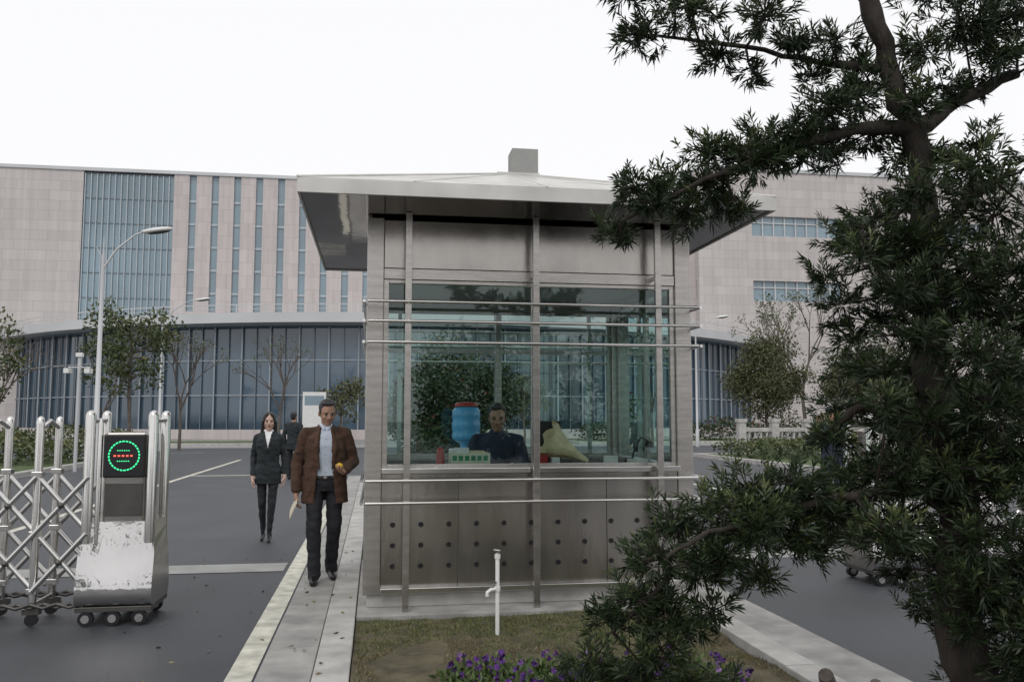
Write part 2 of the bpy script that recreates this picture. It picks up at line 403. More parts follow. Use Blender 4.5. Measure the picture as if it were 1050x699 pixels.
cx,cy,R=3,102.5,40.5; ZL=8.05
def arc(r,a): return (cx+r*math.sin(a),cy-r*math.cos(a))
b=MB(); mu=MB(); st=MB(); can=MB(); da=math.radians(3.0); na=21
A=[i*da for i in range(-na,na+1)]
for i in range(len(A)-1):
    p=arc(R,A[i]);q=arc(R,A[i+1]); o=random.uniform(-.03,.03)
    b.add([(*p,.7),(*q,.7),(q[0],q[1]+o,ZL),(p[0],p[1]+o,ZL)],[(0,1,2,3)],'lob')
def ring(mb,r0,r1,z0,z1,m):
    for i in range(len(A)-1):
        p=arc(r0,A[i]);q=arc(r0,A[i+1]);p2=arc(r1,A[i]);q2=arc(r1,A[i+1])
        mb.add([(*p,z0),(*q,z0),(*q2,z0),(*p2,z0),(*p,z1),(*q,z1),(*q2,z1),(*p2,z1)],[(0,3,2,1),(4,5,6,7),(0,1,5,4),(2,3,7,6)],m)
for i,a in enumerate(A):
    p=arc(R+.12,a); mu.box(p[0]-.05,p[0]+.05,p[1]-.1,p[1]+.1,.7,ZL,'mullb')
    if i<len(A)-1:
        p=arc(R+.08,a+da/2); mu.box(p[0]-.025,p[0]+.025,p[1]-.05,p[1]+.05,.7,ZL,'mull')
for z in (3.1,5.6): ring(mu,R+.1,R+.02,z,z+.09,'mullb')
ring(st,R+.3,R-.3,0,.7,'stone'); ring(can,R+1.7,R-2,ZL+.15,ZL+.85,'canopy'); ring(can,R+1.2,R-1,ZL,ZL+.149,'mull')
ring(can,R+1.2,R+1.15,ZL+1.45,ZL+1.52,'canopy'); ring(can,R+1.2,R+1.15,ZL+1.15,ZL+1.18,'canopy')
for a in A: p=arc(R+1.18,a); can.box(p[0]-.03,p[0]+.03,p[1]-.03,p[1]+.03,ZL+.851,ZL+1.449,'canopy')
ring(can,R-2.01,R-22,ZL+.6,ZL+.8,'canopy')
b.obj('lobby_glass',B); mu.obj('lobby_mullions',B); st.obj('lobby_plinth',B); can.obj('lobby_canopy',B)

# ------------------------------------------------------------------ guard booth
G=empty('guard_booth'); X0,X1,Y0,Y1=-.08,2.55,6.7,8.75; CX=(X0+X1)/2
b=MB()
b.box(X0+.03,X1-.03,Y0+.03,Y1-.03,.121,.215,'granite2'); b.obj('plinth',G,.004)
b=MB()
nP=4
for k,(y0,y1) in enumerate(((Y0+.02,Y0+.07),(Y1-.07,Y1-.02))):
    xs=np.linspace(X0+.13,X1-.13,nP+1)
    for i in range(nP): 
        dy=random.uniform(-.002,.002); b.box(xs[i]+.002,xs[i+1]-.002,y0+dy,y1+dy,.22,1.12,'steel_h')
b.box(X0+.02,X0+.07,Y0+.14,Y1-.14,.22,1.12,'steel_h'); b.box(X1-.07,X1-.02,Y0+.14,Y1-.14,.22,1.12,'steel_h')
b.obj('base_panels',G,.002)
b=MB()
for x in (X0,X1-.13):
    for y in (Y0,Y1-.13): b.box(x,x+.13,y,y+.13,.216,3.11,'steel')
b.obj('corner_posts',G,.006)
b=MB()
b.box(X0+.131,X1-.131,Y0-.07,Y0+.12,1.125,1.165,'steel_b'); b.box(X0+.131,X1-.131,Y1-.12,Y1+.02,1.125,1.165,'steel')
b.box(X0+.01,X0+.1,Y0+.131,Y1-.131,1.125,1.165,'steel'); b.box(X1-.1,X1-.01,Y0+.131,Y1-.131,1.125,1.165,'steel')
b.box(X0+.131,X1-.131,Y0-.05,Y0+.015,.23,.27,'steel_b'); b.obj('counter_ledge',G,.004)
b=MB()
for z in (.735,.58,.425):
    for x in np.arange(X0+.22,X1-.2,.215):
        b.tube([(x,Y0+.010,z),(x,Y0+.0235,z)],.020,'black',12,sm=False)
b.obj('vent_holes',G)
b=MB()
xs=np.linspace(X0+.13,X1-.13,3)
for y0,y1 in ((Y0+.03,Y0+.09),(Y1-.09,Y1-.03)):
    for i in range(2): b.box(xs[i]+.002,xs[i+1]-.002,y0,y1,2.72,3.10,'steel_h')
    b.box(X0+.131,X1-.131,y0-.015,y1+.015,2.63,2.715,'steel')
for x0,x1 in ((X0+.03,X0+.09),(X1-.09,X1-.03)):
    b.box(x0,x1,Y0+.131,Y1-.131,2.72,3.10,'steel_h'); b.box(x0-.015,x1+.015,Y0+.131,Y1-.131,2.63,2.715,'steel')
b.obj('fascia',G,.003)
b=MB()
for y in (Y0+.03,Y1-.08):
    for x in (X0+.131,X1-.171): b.box(x,x+.04,y,y+.05,1.166,2.629,'steel')
    b.box(X0+.172,X1-.172,y,y+.05,1.166,1.19,'steel')
    if y>7: b.box(CX-.03,CX+.03,y,y+.05,1.191,2.6,'steel'); b.box(X0+.172,CX-.031,y,y+.05,2.2,2.24,'steel'); b.box(CX+.031,X1-.172,y,y+.05,2.2,2.24,'steel')
    else: 
        b.box(CX-.012,CX+.012,y+.005,y+.045,1.191,2.6,'steel')
    b.box(X0+.172,X1-.172,y,y+.05,2.6,2.628,'steel')
for x in (X0+.03,X1-.08):
    for y in (Y0+.131,7.7,Y1-.171): b.box(x,x+.05,y,y+.04,1.166,2.629,'steel')
b.obj('window_frames',G,.002)
b=MB()
def pane(pts): b.add(pts,[(0,1,2,3)],'glass')
for xa,xb in ((X0+.172,CX-.013),(CX+.013,X1-.172)): pane([(xa,Y0+.055,1.191),(xb,Y0+.055,1.191),(xb,Y0+.055,2.599),(xa,Y0+.055,2.599)])
for xa,xb in ((X0+.172,CX-.031),(CX+.031,X1-.172)): pane([(xa,Y1-.055,1.191),(xb,Y1-.055,1.191),(xb,Y1-.055,2.599),(xa,Y1-.055,2.599)])
for x in (X0+.055,X1-.055):
    for ya,yb in ((Y0+.172,7.699),(7.741,Y1-.172)): pane([(x,ya,1.167),(x,yb,1.167),(x,yb,2.628),(x,ya,2.628)])
b.obj('glazing',G)
b=MB(); b.box(X0+.1,X1-.1,Y0+.1,Y1-.1,.218,.30,'dark'); b.obj('floor',G)
b=MB(); b.box(X0+.1,X1-.1,Y0+.1,Y1-.1,2.74,2.78,'ceil'); b.obj('ceiling',G)
RX0,RX1,RY0,RY1=-.56,2.98,6.0,9.25; rcx,rcy=(RX0+RX1)/2,(RY0+RY1)/2
b=MB(); zs=3.125
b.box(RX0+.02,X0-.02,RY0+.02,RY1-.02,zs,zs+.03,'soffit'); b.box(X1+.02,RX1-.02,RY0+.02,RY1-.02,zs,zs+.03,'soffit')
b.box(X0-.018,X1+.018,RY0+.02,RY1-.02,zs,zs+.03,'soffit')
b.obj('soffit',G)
b=MB(); z0,z1=3.11,3.215
b.box(RX0,RX1,RY0,RY0+.018,z0,z1,'roof'); b.box(RX0,RX1,RY1-.018,RY1,z0,z1,'roof'); b.box(RX0,RX0+.018,RY0+.019,RY1-.019,z0,z1,'roof'); b.box(RX1-.018,RX1,RY0+.019,RY1-.019,z0,z1,'roof')
t=.17; zp=3.72
lo=[(RX0,RY0,z1+.001),(RX1,RY0,z1+.001),(RX1,RY1,z1+.001),(RX0,RY1,z1+.001)]; hi=[(rcx-t,rcy-t,zp),(rcx+t,rcy-t,zp),(rcx+t,rcy+t,zp),(rcx-t,rcy+t,zp)]
b.add(lo+hi,[(0,1,5,4),(1,2,6,5),(2,3,7,6),(3,0,4,7),(0,3,2,1)],'roof')
bx=rcx+.1
b.box(bx-.12,bx+.12,rcy-.12,rcy+.12,zp-.03,3.985,'concrete'); b.box(rcx-.16,rcx+.23,rcy-.14,rcy+.14,zp-.02,zp+.035,'roof')
for s_ in (-1,1):
    b.tube([(rcx+s_*(rcx-RX0),RY0,z1+.004),(rcx+s_*t,rcy-t,zp+.004)],.012,'roof',6); b.tube([(rcx+s_*(rcx-RX0),RY1,z1+.004),(rcx+s_*t,rcy+t,zp+.004)],.012,'roof',6)
for k in (-.6,0,.6):
    b.tube([(rcx+k*1.6,RY0,z1+.002),(rcx+k*t,rcy-t,zp+.002)],.007,'roof',6)
b.obj('roof',G,.003)
b=MB(); yp=6.55
for x in (.236,1.228,2.22): b.box(x-.024,x+.024,yp-.02,yp+.02,.121,3.122,'steel')
for x in (.236,1.228,2.22):
    for z in (.55,2.66): b.box(x-.01,x+.01,yp+.021,Y0+.013,z,z+.03,'steel')
for z in (2.43,2.28,2.12,1.08,.915):
    b.tube([(X0+.01,yp-.033,z),(X1-.01,yp-.033,z)],.0125,'steel_b',10)
    for x in (X0-.016,X1+.016):
        b.tube([(x,yp-.033,z),(x,Y1+.1,z)],.0125,'steel_b',8)
    b.tube([(X0-.02,Y1+.1,z),(X1+.02,Y1+.1,z)],.0125,'steel_b',8)
    for x in (.236,1.228,2.22): b.tube([(x,yp-.033,z),(x,yp-.018,z)],.016,'steel_b',8)
for x in (.236,1.228,2.22): b.box(x-.02,x+.02,Y1+.05,Y1+.08,.01,3.12,'steel')
b.obj('trellis_rails',G,.002)
b=MB()
b.box(X0+.14,X1-.14,Y0+.13,Y0+.6,1.04,1.075,'wood'); b.box(X0+.2,X0+.26,Y0+.14,Y0+.58,.3,1.039,'wood'); b.box(X1-.26,X1-.2,Y0+.14,Y0+.58,.3,1.039,'wood')
b.obj('desk',G,.003)
b=MB(); wx,wy=.84,8.05
b.box(wx-.15,wx+.15,wy-.15,wy+.15,.301,1.26,'white'); b.box(wx-.11,wx+.11,wy-.165,wy-.151,.95,1.15,'black')
b.lathe((wx,wy,1.26),[(.05,0),(.06,.05),(.13,.09),(.135,.13),(.125,.16),(.135,.19),(.135,.24),(.125,.27),(.135,.30),(.13,.36),(.10,.39),(0,.395)],'blue')
b.lathe((wx,wy,1.656),[(.11,0),(.11,.02),(.09,.035),(0,.04)],'red')
b.obj('water_dispenser',bevel=.008)
zt=1.076
b=MB(); b.lathe((.52,6.98,zt),[(.0,0),(.033,0),(.035,.02),(.035,.17),(.028,.19),(.028,.22),(.02,.235),(0,.236)],'red'); b.obj('thermos_flask')
b=MB()
b.box(.60,.92,6.93,7.12,zt,zt+.015,'cream'); b.box(.60,.92,6.93,6.94,zt+.016,zt+.19,'cream'); b.box(.60,.92,7.11,7.12,zt+.016,zt+.19,'cream'); b.box(.60,.61,6.941,7.109,zt+.016,zt+.19,'cream'); b.box(.91,.92,6.941,7.109,zt+.016,zt+.19,'cream')
for i in range(6): b.box(.615+i*.05,.65+i*.05,6.925,6.929,zt+.13,zt+.17,'green')
b.box(.64,.75,6.95,7.1,zt+.03,zt+.23,'white'); b.box(.76,.88,6.96,7.09,zt+.03,zt+.205,'beige')
b.obj('storage_basket',bevel=.003)
b=MB()
Rm=Matrix.Rotation(math.radians(-62),3,'Y')
vs=[];sg=22
for i,(r,h) in enumerate(((.018,0),(.03,.09),(.07,.22),(.125,.33),(.16,.40))):
    for k in range(sg):
        t=2*math.pi*k/sg; rr=r*(1+(.10 if i>1 else .03)*math.sin(k*2.4)); v=Rm@Vector((rr*math.cos(t),rr*.75*math.sin(t),h+(.03*math.sin(k*1.7) if i==4 else 0))); vs.append(Vector((1.76,7.05,1.19))+v)
b.add(vs,[(i*sg+k,i*sg+(k+1)%sg,(i+1)*sg+(k+1)%sg,(i+1)*sg+k) for i in range(4) for k in range(sg)],'beige',True)
b.obj('paper_bundle')
b=MB(); b.box(1.86,2.08,7.02,7.12,zt,zt+.018,'white'); b.box(1.88,2.0,6.98,7.01,zt+.0,zt+.16,'white'); b.box(1.3,1.40,6.95,7.02,zt,zt+.17,'red'); b.box(1.43,1.5,6.95,7.02,zt,zt+.15,'white'); b.box(2.1,2.25,6.96,7.06,zt,zt+.13,'white'); b.obj('document_tray',bevel=.004)
b=MB(); b.lathe((2.17,7.2,zt),[(0,0),(.06,0),(.06,.02),(.02,.03),(.018,.04)],'black'); b.tube([(2.17,7.2,1.11),(2.2,7.2,1.25),(2.26,7.18,1.38),(2.31,7.12,1.35)],.009,'black'); b.lathe((2.31,7.11,1.30),[(.05,0),(.045,.03),(.02,.06)],'black'); b.obj('desk_lamp')
b=MB()
b.box(1.36,1.62,7.45,7.48,1.17,1.52,'black'); b.box(1.47,1.51,7.48,7.50,zt+.01,1.35,'black'); b.box(1.40,1.58,7.4,7.53,zt,zt+.012,'black'); b.obj('computer_monitor',bevel=.004)
def chair(loc):
    b=MB(); b.box(-.23,.23,-.22,.22,.44,.52,'black')
    b.box(-.21,.21,.2,.25,.6,1.05,'black'); b.box(-.03,.03,.225,.26,.46,.7,'black'); b.tube([(0,0,.1),(0,0,.44)],.03,'steel_d')
    for k in range(5):
        t=k*2*math.pi/5; b.tube([(0,0,.11),(.26*math.cos(t),.26*math.sin(t),.06)],[.025,.018],'black'); b.ell((.27*math.cos(t),.27*math.sin(t),.03),(.03,.03,.03),'black')
    return b.obj('office_chair',bevel=.02,loc=loc)
chair((1.08,7.68,.30))

# ------------------------------------------------------------------ people
def hand(prims,ext,wr,d,pn,across,curl=.5,sp=1.0):
    wr=Vector(wr); d=Vector(d).normalized(); ac=Vector(across); ac=(ac-d*ac.dot(d)).normalized(); pn_=d.cross(ac)
    if pn_.dot(Vector(pn))<0: pn_=-pn_
    R=Matrix((ac,pn_,d)).transposed()
    prims.append((p_ell(wr+d*.05,(.042,.019,.055),R),'skin'))
    for i,(o,l) in enumerate(((.031,.070),(.011,.080),(-.010,.074),(-.030,.058))):
        p=wr+d*(.088-abs(o)*.25)+ac*o*sp; dd=d.copy(); r=.0092
        for s_,fr in enumerate((.45,.32,.23)):
            a=curl*(.5,1.,.9)[s_]; dd=(dd*math.cos(a)+(pn_-dd*dd.dot(pn_)).normalized()*math.sin(a)).normalized()
            q=p+dd*l*fr; ext.append((p_cap(p,q,r,r*.9,8),'skin')); p=q; r*=.9
    p=wr+d*.03+ac*.034; dd=(d*.7+ac*.6+pn_*.3).normalized(); q=p+dd*.04; ext.append((p_cap(p,q,.0125,.0105,8),'skin'))
    dd=(d*.85+ac*.1+pn_*(.3+curl*.4)).normalized(); ext.append((p_cap(q,q+dd*.032,.0105,.009,8),'skin'))
def human(name,loc,rz,H,J,mt,headrot=(0,0,0),hair='short',female=False,jacket='closed',hem=.78,cap=False,vox=.0065):
    pr=[];ex=[]; V=Vector; sw=.86 if female else 1.
    lr=(.090,.070,.066,.060) if not female else (.078,.052,.05,.036)
    for s_ in 'RL':
        h,k,a,t=[V(p) for p in J['leg'+s_]]
        pr.append((p_cap(h,k,lr[0],lr[1]),'trs')); pr.append((p_cap(k,a+V((0,0,.05)),lr[2]+.004,lr[3]),'trs'))
        pr.append((p_cap(k+V((0,.012,0)),(k*.55+a*.45)+V((0,.016,0)),lr[2],lr[3]+.006),'trs'))
        if not female: pr.append((p_cap(a+V((0,.005,.06)),a+V((0,-.005,-.012)),.060,.062),'trs'))
        f=(t-a); f.z=0; f.normalize(); sh=.8 if female else 1
        if female: pr.append((p_cap(a+V((0,0,.02)),a-V((0,0,.05)),.032,.03),'trs'))
        heel=a-f*.035; heel.z=a.z-.05; toe=t.copy()
        pr.append((p_cap(heel,heel+(toe-heel)*.45,.037*sh,.036*sh),'shoe')); pr.append((p_cap(heel+(toe-heel)*.4,toe,.040*sh,.030*sh),'shoe'))
    tor=[(0,.0,.86,.13*sw+.02,.10),(0,0,.95,.165,.118),(0,-.005,1.05,.15*sw,.108),(0,-.008,1.15,.155*sw,.112),(0,-.01,1.27,.175*sw,.122),(0,-.003,1.36,.165*sw,.108),(0,.008,1.42,.115*sw,.080),(0,.012,1.455,.06,.058)]
    if jacket=='closed':
        tor2=[(0,0,hem,.180,.135),(0,0,.95,.176,.133)]+[(c[0],c[1],c[2],c[3]+.014,c[4]+.014) for c in tor[2:7]]
        pr.append((p_loft(tor2),'jacket')); pr.append((p_loft(tor[5:]),'jacket'))
        if female: pr.append((p_ell((-.065,-.085,1.27),(.055,.05,.055)),'jacket')); pr.append((p_ell((.065,-.085,1.27),(.055,.05,.055)),'jacket'))
        for s_ in (-1,1):
            pr.append((p_cap((s_*.058,.0,1.455),(s_*.05,-.07,1.43),.017,.015),'jacket')); pr.append((p_cap((s_*.052,-.085,1.41),(s_*.02,-.14,1.22),.017,.012),'jacket'))
    else:
        pr.append((p_loft(tor[1:]),'shirt')); pr.append((p_loft([(0,0,.84,.16,.11),(0,0,.92,.165,.118),(0,0,.965,.163,.119)]),'trs'))
        pr.append((p_loft([(0,0,.955,.168,.125),(0,0,.985,.166,.124)]),'belt'))
        sh=[(.0,.01,hem,.222,.170,.44),(0,.005,.85,.214,.165,.40),(0,0,1.0,.198,.154,.36),(0,-.005,1.12,.192,.150,.31),(0,-.01,1.25,.194,.150,.27),(0,-.003,1.345,.182,.132,.30),(0,.006,1.405,.135,.104,.42),(0,.012,1.445,.09,.084,.7)]
        pr.append((p_shell(sh),'jacket'))
        for s_ in (-1,1):
            pr.append((p_cap((s_*.062,-.088,1.41),(s_*.088,-.150,1.26),.013,.022),'jacket')); pr.append((p_cap((s_*.088,-.150,1.26),(s_*.062,-.158,1.05),.022,.010),'jacket'))
            pr.append((p_cap((s_*.064,.02,1.455),(s_*.060,-.075,1.425),.017,.016),'jacket'))
        for z in (1.02,1.10,1.18,1.26,1.33): ex.append((p_ell((0,-.122-(.010 if 1.15<z<1.3 else 0),z),(.004,.003,.004),None,8,5),'belt'))
        ex.append((p_ell((0,-.126,.97),(.018,.006,.014),None,8,5),'eye'))
    for s_ in (-1,1): pr.append((p_cap((s_*.048,-.02,1.465),(s_*.018,-.078,1.425),.015,.013),'shirt'))
    ar=(.064,.054,.050,.043) if not female else (.052,.043,.040,.033)
    if jacket=='open': ar=(.070,.062,.058,.050)
    for s_ in 'RL':
        S,E,W=[V(p) for p in J['arm'+s_]]; sg=-1 if s_=='R' else 1
        pr.append((p_cap((sg*.065,.008,1.405),S,.048,ar[0]),'jacket')); pr.append((p_cap(S,E,ar[0],ar[1]),'jacket')); pr.append((p_cap(E,W,ar[2]+.004,ar[3]),'jacket'))
        wd=(W-E).normalized(); pr.append((p_cap(W,W+wd*.05,.027,.025),'skin'))
        hd=J['hand'+s_]; hand(pr,ex,W+wd*.035,hd[0],hd[1],hd[2],hd[3])
    nb=V((0,.01,1.48)); MR=Matrix.Translation(nb+V((0,0,-.012)))@Euler([math.radians(a) for a in headrot]).to_matrix().to_4x4()@Matrix.Translation(-nb)
    hp=[];he=[]; g=.94 if female else 1
    hp.append((p_ell((0,.005,1.615),(.075*g,.094,.104),None,24,16),'skin')); hp.append((p_ell((0,-.02,1.568),(.062*g,.071,.080),None,24,14),'skin')); hp.append((p_ell((0,-.056,1.508),(.028*g,.028,.020)),'skin'))
    hp.append((p_cap((0,-.090,1.612),(0,-.108,1.580),.007,.0120,10),'skin')); hp.append((p_ell((0,-.095,1.574),(.018,.012,.009)),'skin'))
    for s_ in (-1,1):
        hp.append((p_ell((s_*.038,-.064,1.578),(.022,.02,.018)),'skin')); hp.append((p_ell((s_*.03,-.083,1.628),(.022,.010,.008)),'skin'))
        hp.append((p_ell((s_*.076*g,.008,1.592),(.011,.02,.031)),'skin'))
        he.append((p_ell((s_*.031,-.0825,1.606),(.0135,.006,.0055),None,12,8),'eye')); he.append((p_ell((s_*.031,-.0865,1.606),(.0058,.004,.0056),None,8,6),'hair')); he.append((p_ell((s_*.032,-.0885,1.630),(.020,.006,.0036),Matrix.Rotation(s_*.12,3,'Y'),12,6),'hair'))
        he.append((p_ell((s_*.031,-.0855,1.6125),(.0155,.005,.0022),None,10,6),'hair'))
    he.append((p_ell((0,-.0915,1.548),(.022,.006,.0038),None,12,6),'lip')); he.append((p_ell((0,-.0900,1.541),(.018,.007,.0042),None,12,6),'lip'))
    if hair=='short':
        hp.append((p_ell((0,.024,1.645),(.0815,.090,.088),None,24,16),'hair')); hp.append((p_ell((0,.055,1.59),(.068,.055,.065)),'hair'))
        hp.append((p_ell((-.01,-.030,1.702),(.058,.044,.018)),'hair'))
        for s_ in (-1,1): hp.append((p_ell((s_*.073,-.015,1.625),(.010,.02,.03)),'hair'))
    elif hair=='long':
        hp.append((p_ell((0,.026,1.640),(.085,.096,.096),None,24,16),'hair')); hp.append((p_cap((0,.06,1.6),(0,.07,1.46),.078,.070),'hair'))
        for s_ in (-1,1): hp.append((p_cap((s_*.030,-.055,1.700),(s_*.076,-.035,1.60),.020,.018),'hair')); hp.append((p_cap((s_*.080,-.015,1.60),(s_*.085,.005,1.46),.022,.028),'hair'))
    if cap:
        hp.append((p_ell((0,.005,1.70),(.092,.108,.04)),'cap')); hp.append((p_loft([(0,.005,1.655,.083,.1),(0,.005,1.695,.088,.105)]),'cap')); hp.append((p_ell((0,-.115,1.655),(.062,.045,.009)),'shoe'))
    for src,dst in ((hp,pr),(he,ex)):
        for (vs,fs),l in src: dst.append((([MR@v for v in vs],fs),l))
    pr.append((p_cap((0,.02,1.42),MR@V((0,.004,1.545)),.053,.050),'skin'))
    av=[];af=[]
    for (vs,fs),l in pr:
        o=len(av); av+=[tuple(v) for v in vs]; af+=[[i+o for i in f] for f in fs]
    me=bpy.data.meshes.new('tmp'); me.from_pydata(av,[],af); tmp=bpy.data.objects.new('tmp',me); COL.objects.link(tmp)
    r=tmp.modifiers.new('r','REMESH'); r.mode='VOXEL'; r.voxel_size=vox
    s2=tmp.modifiers.new('s','SMOOTH'); s2.factor=.5; s2.iterations=3
    dg=bpy.context.evaluated_depsgraph_get(); nm=bpy.data.meshes.new_from_object(tmp.evaluated_get(dg)); bpy.data.objects.remove(tmp)
    keys=['skin','hair','shirt','jacket','trs','shoe','belt','eye','lip','cap']
    trees=[(BVHTree.FromPolygons([tuple(v) for v in vs],[list(f) for f in fs]),l) for (vs,fs),l in pr]
    bbs=[(np.min([tuple(v) for v in vs],0)-.04,np.max([tuple(v) for v in vs],0)+.04) for (vs,fs),l in pr]
    mi=[]
    for p in nm.polygons:
        c=p.center; best=9;bl='skin'
        for (t,l),(lo,hi) in zip(trees,bbs):
            if c[0]<lo[0] or c[1]<lo[1] or c[2]<lo[2] or c[0]>hi[0] or c[1]>hi[1] or c[2]>hi[2]: continue
            q=t.find_nearest(c,best)
            if q[0] is not None and q[3]<best: best=q[3];bl=l
        if jacket=='closed' and bl=='jacket' and c[1]<-.04 and c[2]>1.24 and abs(c[0])<(c[2]-1.24)*.22: bl='shirt'
        mi.append(keys.index(bl))
    vs=[v.co.copy() for v in nm.vertices]; cloth=np.zeros(len(vs),bool)
    for p,k in zip(nm.polygons,mi):
        if k in (3,4):
            for v in p.vertices: cloth[v]=True
    for i,v in enumerate(vs):
        if cloth[i]:
            n_=nm.vertices[i].normal; vs[i]=v+n_*(.009*noise.noise(Vector((v.x*9,v.y*9,v.z*16)))+.004*noise.noise(Vector((v.x*22+v.z*14,v.y*22,v.z*24))))
    fs=[list(p.vertices) for p in nm.polygons]
    for (ev,ef),l in ex:
        o=len(vs); vs+=list(ev); fs+=[[i+o for i in f] for f in ef]; mi+=[keys.index(l)]*len(ef)
    fm=bpy.data.meshes.new(name); fm.from_pydata([tuple(v) for v in vs],[],fs)
    for k in keys: fm.materials.append(M[mt.get(k,{'hair':'hair','shoe':'shoe','belt':'black','eye':'eye','lip':'lip','cap':'navy'}.get(k,'skin'))])
    fm.polygons.foreach_set('material_index',mi); fm.polygons.foreach_set('use_smooth',[True]*len(fs)); fm.update()
    e=empty(name,loc,rz); e.scale=(H/1.72,)*3
    o=bpy.data.objects.new('body',fm); COL.objects.link(o); o.parent=e
    return e
J=dict(legR=[(-.09,0,.92),(-.10,-.13,.50),(-.085,-.12,.085),(-.10,-.31,.032)],
       legL=[(.09,0,.92),(.09,-.03,.50),(.075,.14,.10),(.09,-.04,.03)],
       armR=[(-.180,.0,1.375),(-.262,.04,1.10),(-.265,-.04,.86)],
       armL=[(.180,.0,1.375),(.262,.04,1.11),(.175,-.20,1.04)],
       handR=((0.02,-.12,-1),(1,0,0),(0,-1,0),.55), handL=((-.35,-.85,.1),(0,0,1),(-.6,.3,.3),.6))
man=human('man_in_brown_jacket',(-.44,7.95,.115),math.radians(4),1.61,J,dict(skin='skin',shirt='shirt',jacket='brown',trs='trs'),headrot=(18,0,12),jacket='open',hem=.73,vox=.006)
b=MB(); b.ell((.125,-.315,1.085),(.033,.033,.030),'yellow'); b.obj('fruit',man)
b=MB(); vs=[(-.262,-.03,.80),(-.262,-.21,.74),(-.32,-.17,.60),(-.32,.02,.66)]
vs2=[(v[0]+.008,v[1],v[2]) for v in vs]; b.add(vs+vs2,[(0,1,2,3),(7,6,5,4),(0,4,5,1),(1,5,6,2),(2,6,7,3),(3,7,4,0)],'paper'); b.obj('envelope',man)
J=dict(legR=[(-.08,0,.92),(-.065,-.04,.50),(-.05,.06,.12),(-.055,-.08,.03)],
       legL=[(.08,0,.92),(.065,-.10,.50),(.045,-.10,.12),(.045,-.25,.03)],
       armR=[(-.150,.0,1.375),(-.195,.05,1.12),(-.19,-.06,.88)],
       armL=[(.150,.0,1.375),(.205,.02,1.13),(.215,-.04,.90)],
       handR=((0.02,-.15,-1),(1,0,0),(0,-1,0),.4), handL=((0,-.15,-1),(-1,0,0),(0,-1,0),.4))
human('woman_in_black_suit',(-1.34,11.35,.004),math.radians(3),1.62,J,dict(skin='skin2',shirt='wshirt',jacket='suit',trs='trs'),headrot=(4,0,4),hair='long',female=True,hem=.76,vox=.007)
J=dict(legR=[(-.10,0,.93),(-.13,-.40,.93),(-.13,-.36,.52),(-.14,-.52,.46)],legL=[(.10,0,.93),(.13,-.40,.93),(.13,-.36,.52),(.14,-.52,.46)],
       armR=[(-.18,.0,1.375),(-.25,-.12,1.14),(-.14,-.34,1.17)],armL=[(.18,.0,1.375),(.25,-.12,1.14),(.14,-.36,1.17)],
       handR=((.5,-.8,-.1),(0,0,-1),(.8,.5,0),.4),handL=((-.5,-.8,-.1),(0,0,-1),(-.8,.5,0),.4))
human('seated_guard',(1.08,7.66,-.03),math.radians(-8),1.72,J,dict(skin='skin',shirt='navy',jacket='navy',trs='navy'),headrot=(16,0,0),hem=.86,vox=.008)
J=dict(legR=[(-.09,0,.92),(-.10,-.02,.50),(-.10,.02,.085),(-.12,-.16,.032)],legL=[(.09,0,.92),(.10,-.03,.50),(.10,.0,.085),(.12,-.18,.03)],
       armR=[(-.18,.0,1.375),(-.30,-.12,1.20),(-.15,-.20,1.46)],armL=[(.18,.0,1.375),(.25,.03,1.12),(.24,-.06,.86)],
       handR=((.55,.1,.6),(0,1,0),(0,0,1),.5),handL=((0,-.15,-1),(-1,0,0),(0,-1,0),.5))
human('guard_in_uniform',(6.75,12.0,.004),math.radians(-55),1.70,J,dict(skin='skin',shirt='navy',jacket='navy',trs='navy'),cap=True,hem=.78,vox=.01)
J2=dict(J); J2['armR']=[(-.18,.0,1.375),(-.24,.03,1.12),(-.24,-.06,.86)]; J2['handR']=((0,-.15,-1),(1,0,0),(0,-1,0),.5)
human('pedestrian',(-2.05,22.5,.004),math.radians(160),1.70,J2,dict(skin='skin',shirt='navy',jacket='suit',trs='trs'),hem=.75,vox=.012)

